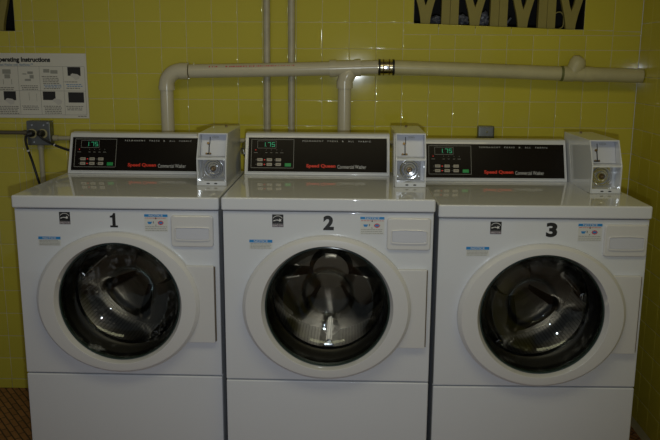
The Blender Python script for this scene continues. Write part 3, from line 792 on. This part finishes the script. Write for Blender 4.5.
conduit('painted vertical conduit dropping from the bottom of the outlet box', [(-1.259, WY-.018, 1.128), (-1.262, WY-.018, .03)], .0105, PAINTP)
jb = empty('junction_box', (.637, WY, 1.18)); tag(jb, 'small grey metal box on the wall behind the console of washer 3', 'outlet box')
b = bmesh.new(); box(b, -.034, .034, -.035, 0, -.055, .046, .006, 2); obj('housing', b, STEELD, jb, smooth=40)
b = bmesh.new(); box(b, -.030, .030, -.037, -.0345, -.05, .042, .003, 2); obj('cover_plate', b, STEELD, jb, smooth=40)
b = bmesh.new(); tube(b, [(.002, -.0365, .022), (.002, -.040, .022)], .004, 12); obj('cover_screw', b, CHROME, jb, smooth=40)
# cord and connector in the gap left of console 2
cc = empty('hose_connector', (-.36, .70, 1.10)); tag(cc, 'dark hose with a bright metal collar in the gap left of console 2', 'hose')
b = bmesh.new(); tube(b, spline([(.0, .0, .02), (.01, -.0, .01), (.015, .0, -.03), (.012, .01, -.12), (.0, .02, -.35)], 8), .011, 14); obj('hose', b, BLK, cc, smooth=50)
b = bmesh.new(); tube(b, [(-.001, .0, .018), (-.006, .0, .036)], .0125, 14); obj('metal_collar', b, CHROME, cc, smooth=40)
b = bmesh.new(); tube(b, [(-.006, .0, .034), (-.004, .05, .05), (-.004, WY-.705, .056)], .009, 12); obj('inlet_pipe', b, STEELD, cc, smooth=50)

# ------------------------------------------------------------------ poster
PX0, PX1, PZ0, PZ1 = -1.462, -1.0475, 1.2415, 1.5125
ps = empty('instruction_poster', (PX0, WY, PZ0)); tag(ps, 'white Operating Instructions poster taped to the yellow tiles at the left', 'poster')
b = bmesh.new(); box(b, 0, PX1-PX0, -.0035, -.0005, 0, PZ1-PZ0); obj('sheet', b, POSTER, ps)
KX = .0043
U = lambda p: (-1.0475-PX0)-(87-p)*KX
V = lambda y: (PZ1-PZ0)-(y-53.8)*.00416
def ptext(s, a, b_, y0, y1, mt, bold=0):
    t_ = text_bm(s, U(a), U(b_), V(y1), V(y0), bold, 1, 0)
    for v in t_.verts: v.co.y = -.0042
    obj('lettering', t_, mt, ps)
ptext('Operating Instructions', -4.2, 51.5, 57.6, 63.9, BLKL, .045)
ptext('Frontload Washer with NetMaster\u2122', -5.4, 34, 64.0, 66.4, mat('poster_blue_text', (.10, .22, .40), .5))
b = bmesh.new()
def pr(b, a, c_, y0, y1, y=-.0040): poly(b, [(U(a), V(y1)), (U(c_), V(y1)), (U(c_), V(y0)), (U(a), V(y0))], y)
for p in (-4.6, 18.7, 40, 63.4, 84.8): pr(b, p-.15, p+.15, 66.8, 115.5)
for y in (66.8, 91.3, 115.5): pr(b, -4.6, 84.8, y-.15, y+.15)
obj('table_rules', b, GREYL, ps)
pic = mat('poster_dark_picture', (.02, .018, .016), .4)
for (a, c_, y0, y1) in ((68.0, 80.8, 67.3, 76), (2.9, 15, 92, 101), (42, 54.5, 92, 100.6), (67.3, 82.8, 92.6, 103)):
    b = bmesh.new(); pr(b, a, c_, y0, y1, -.0042); o = obj('printed_picture', b, pic, ps)
hand = mat('poster_hand_white', (.60, .58, .54), .5)
for a, y in ((74, 74.2), (7.5, 99.5), (55, 99.5)):
    b = bmesh.new()
    pts = [(a-3.5, y+2.2), (a-2.8, y+.3), (a-1.2, y-.6), (a+.6, y-.2), (a+3.5, y+.2), (a+6, y+2), (a+5, y+5), (a+1.5, y+6), (a-1, y+3.5)]
    poly(b, [(U(p), V(q)) for p, q in pts], -.0045); obj('printed_hand', b, hand, ps)
SK = mat('poster_sketch_grey', (.33, .33, .29), .6)
for (a, c_, y0, y1) in ((3.2, 11.5, 70, 74.5), (5, 10.5, 75, 79), (3.2, 3.7, 80, 85), (11.5, 12, 80, 85), (23, 27, 74, 75), (28, 33.5, 72, 74.5), (30, 34, 75.5, 79), (25, 31, 79.5, 81.5), (44, 50, 69.5, 73), (51, 58, 70.5, 74), (28, 28.4, 93, 101), (35.5, 35.8, 94, 102)):
    b = bmesh.new(); pr(b, a, c_, y0, y1, -.0042); obj('line_drawing', b, SK, ps)
def para(a, c_, y0, n_, mt, name='fine_print'):
    b = bmesh.new()
    for k in range(n_):
        x = a+(1.0 if k else 0); y = y0+k*1.75
        while x < c_-1:
            ln = min(random.uniform(1, 3.2), c_-x); pr(b, x, x+ln, y, y+.75, -.0042); x += ln+.6
    obj(name, b, mt, ps)
fp_ = mat('poster_fine_print', (.20, .19, .17), .6); bp_ = mat('poster_blue_print', (.12, .25, .48), .6)
para(-3.5, 14, 88, 2, fp_); para(20.5, 37.5, 86, 3, fp_); para(42, 59, 76.5, 5, fp_); para(43.5, 61, 85.2, 2, bp_); para(43.5, 61, 88.6, 1, fp_)
para(64.5, 77, 81.8, 1, fp_); para(66, 82, 84.4, 2, bp_); para(66, 80, 88.2, 1, fp_)
para(-3, 17, 107, 5, fp_); para(20.5, 37, 106.5, 3, fp_); para(42, 60, 106.5, 5, fp_); para(64.5, 81.5, 106.5, 3, fp_); para(76, 85, 116.6, 1, fp_)
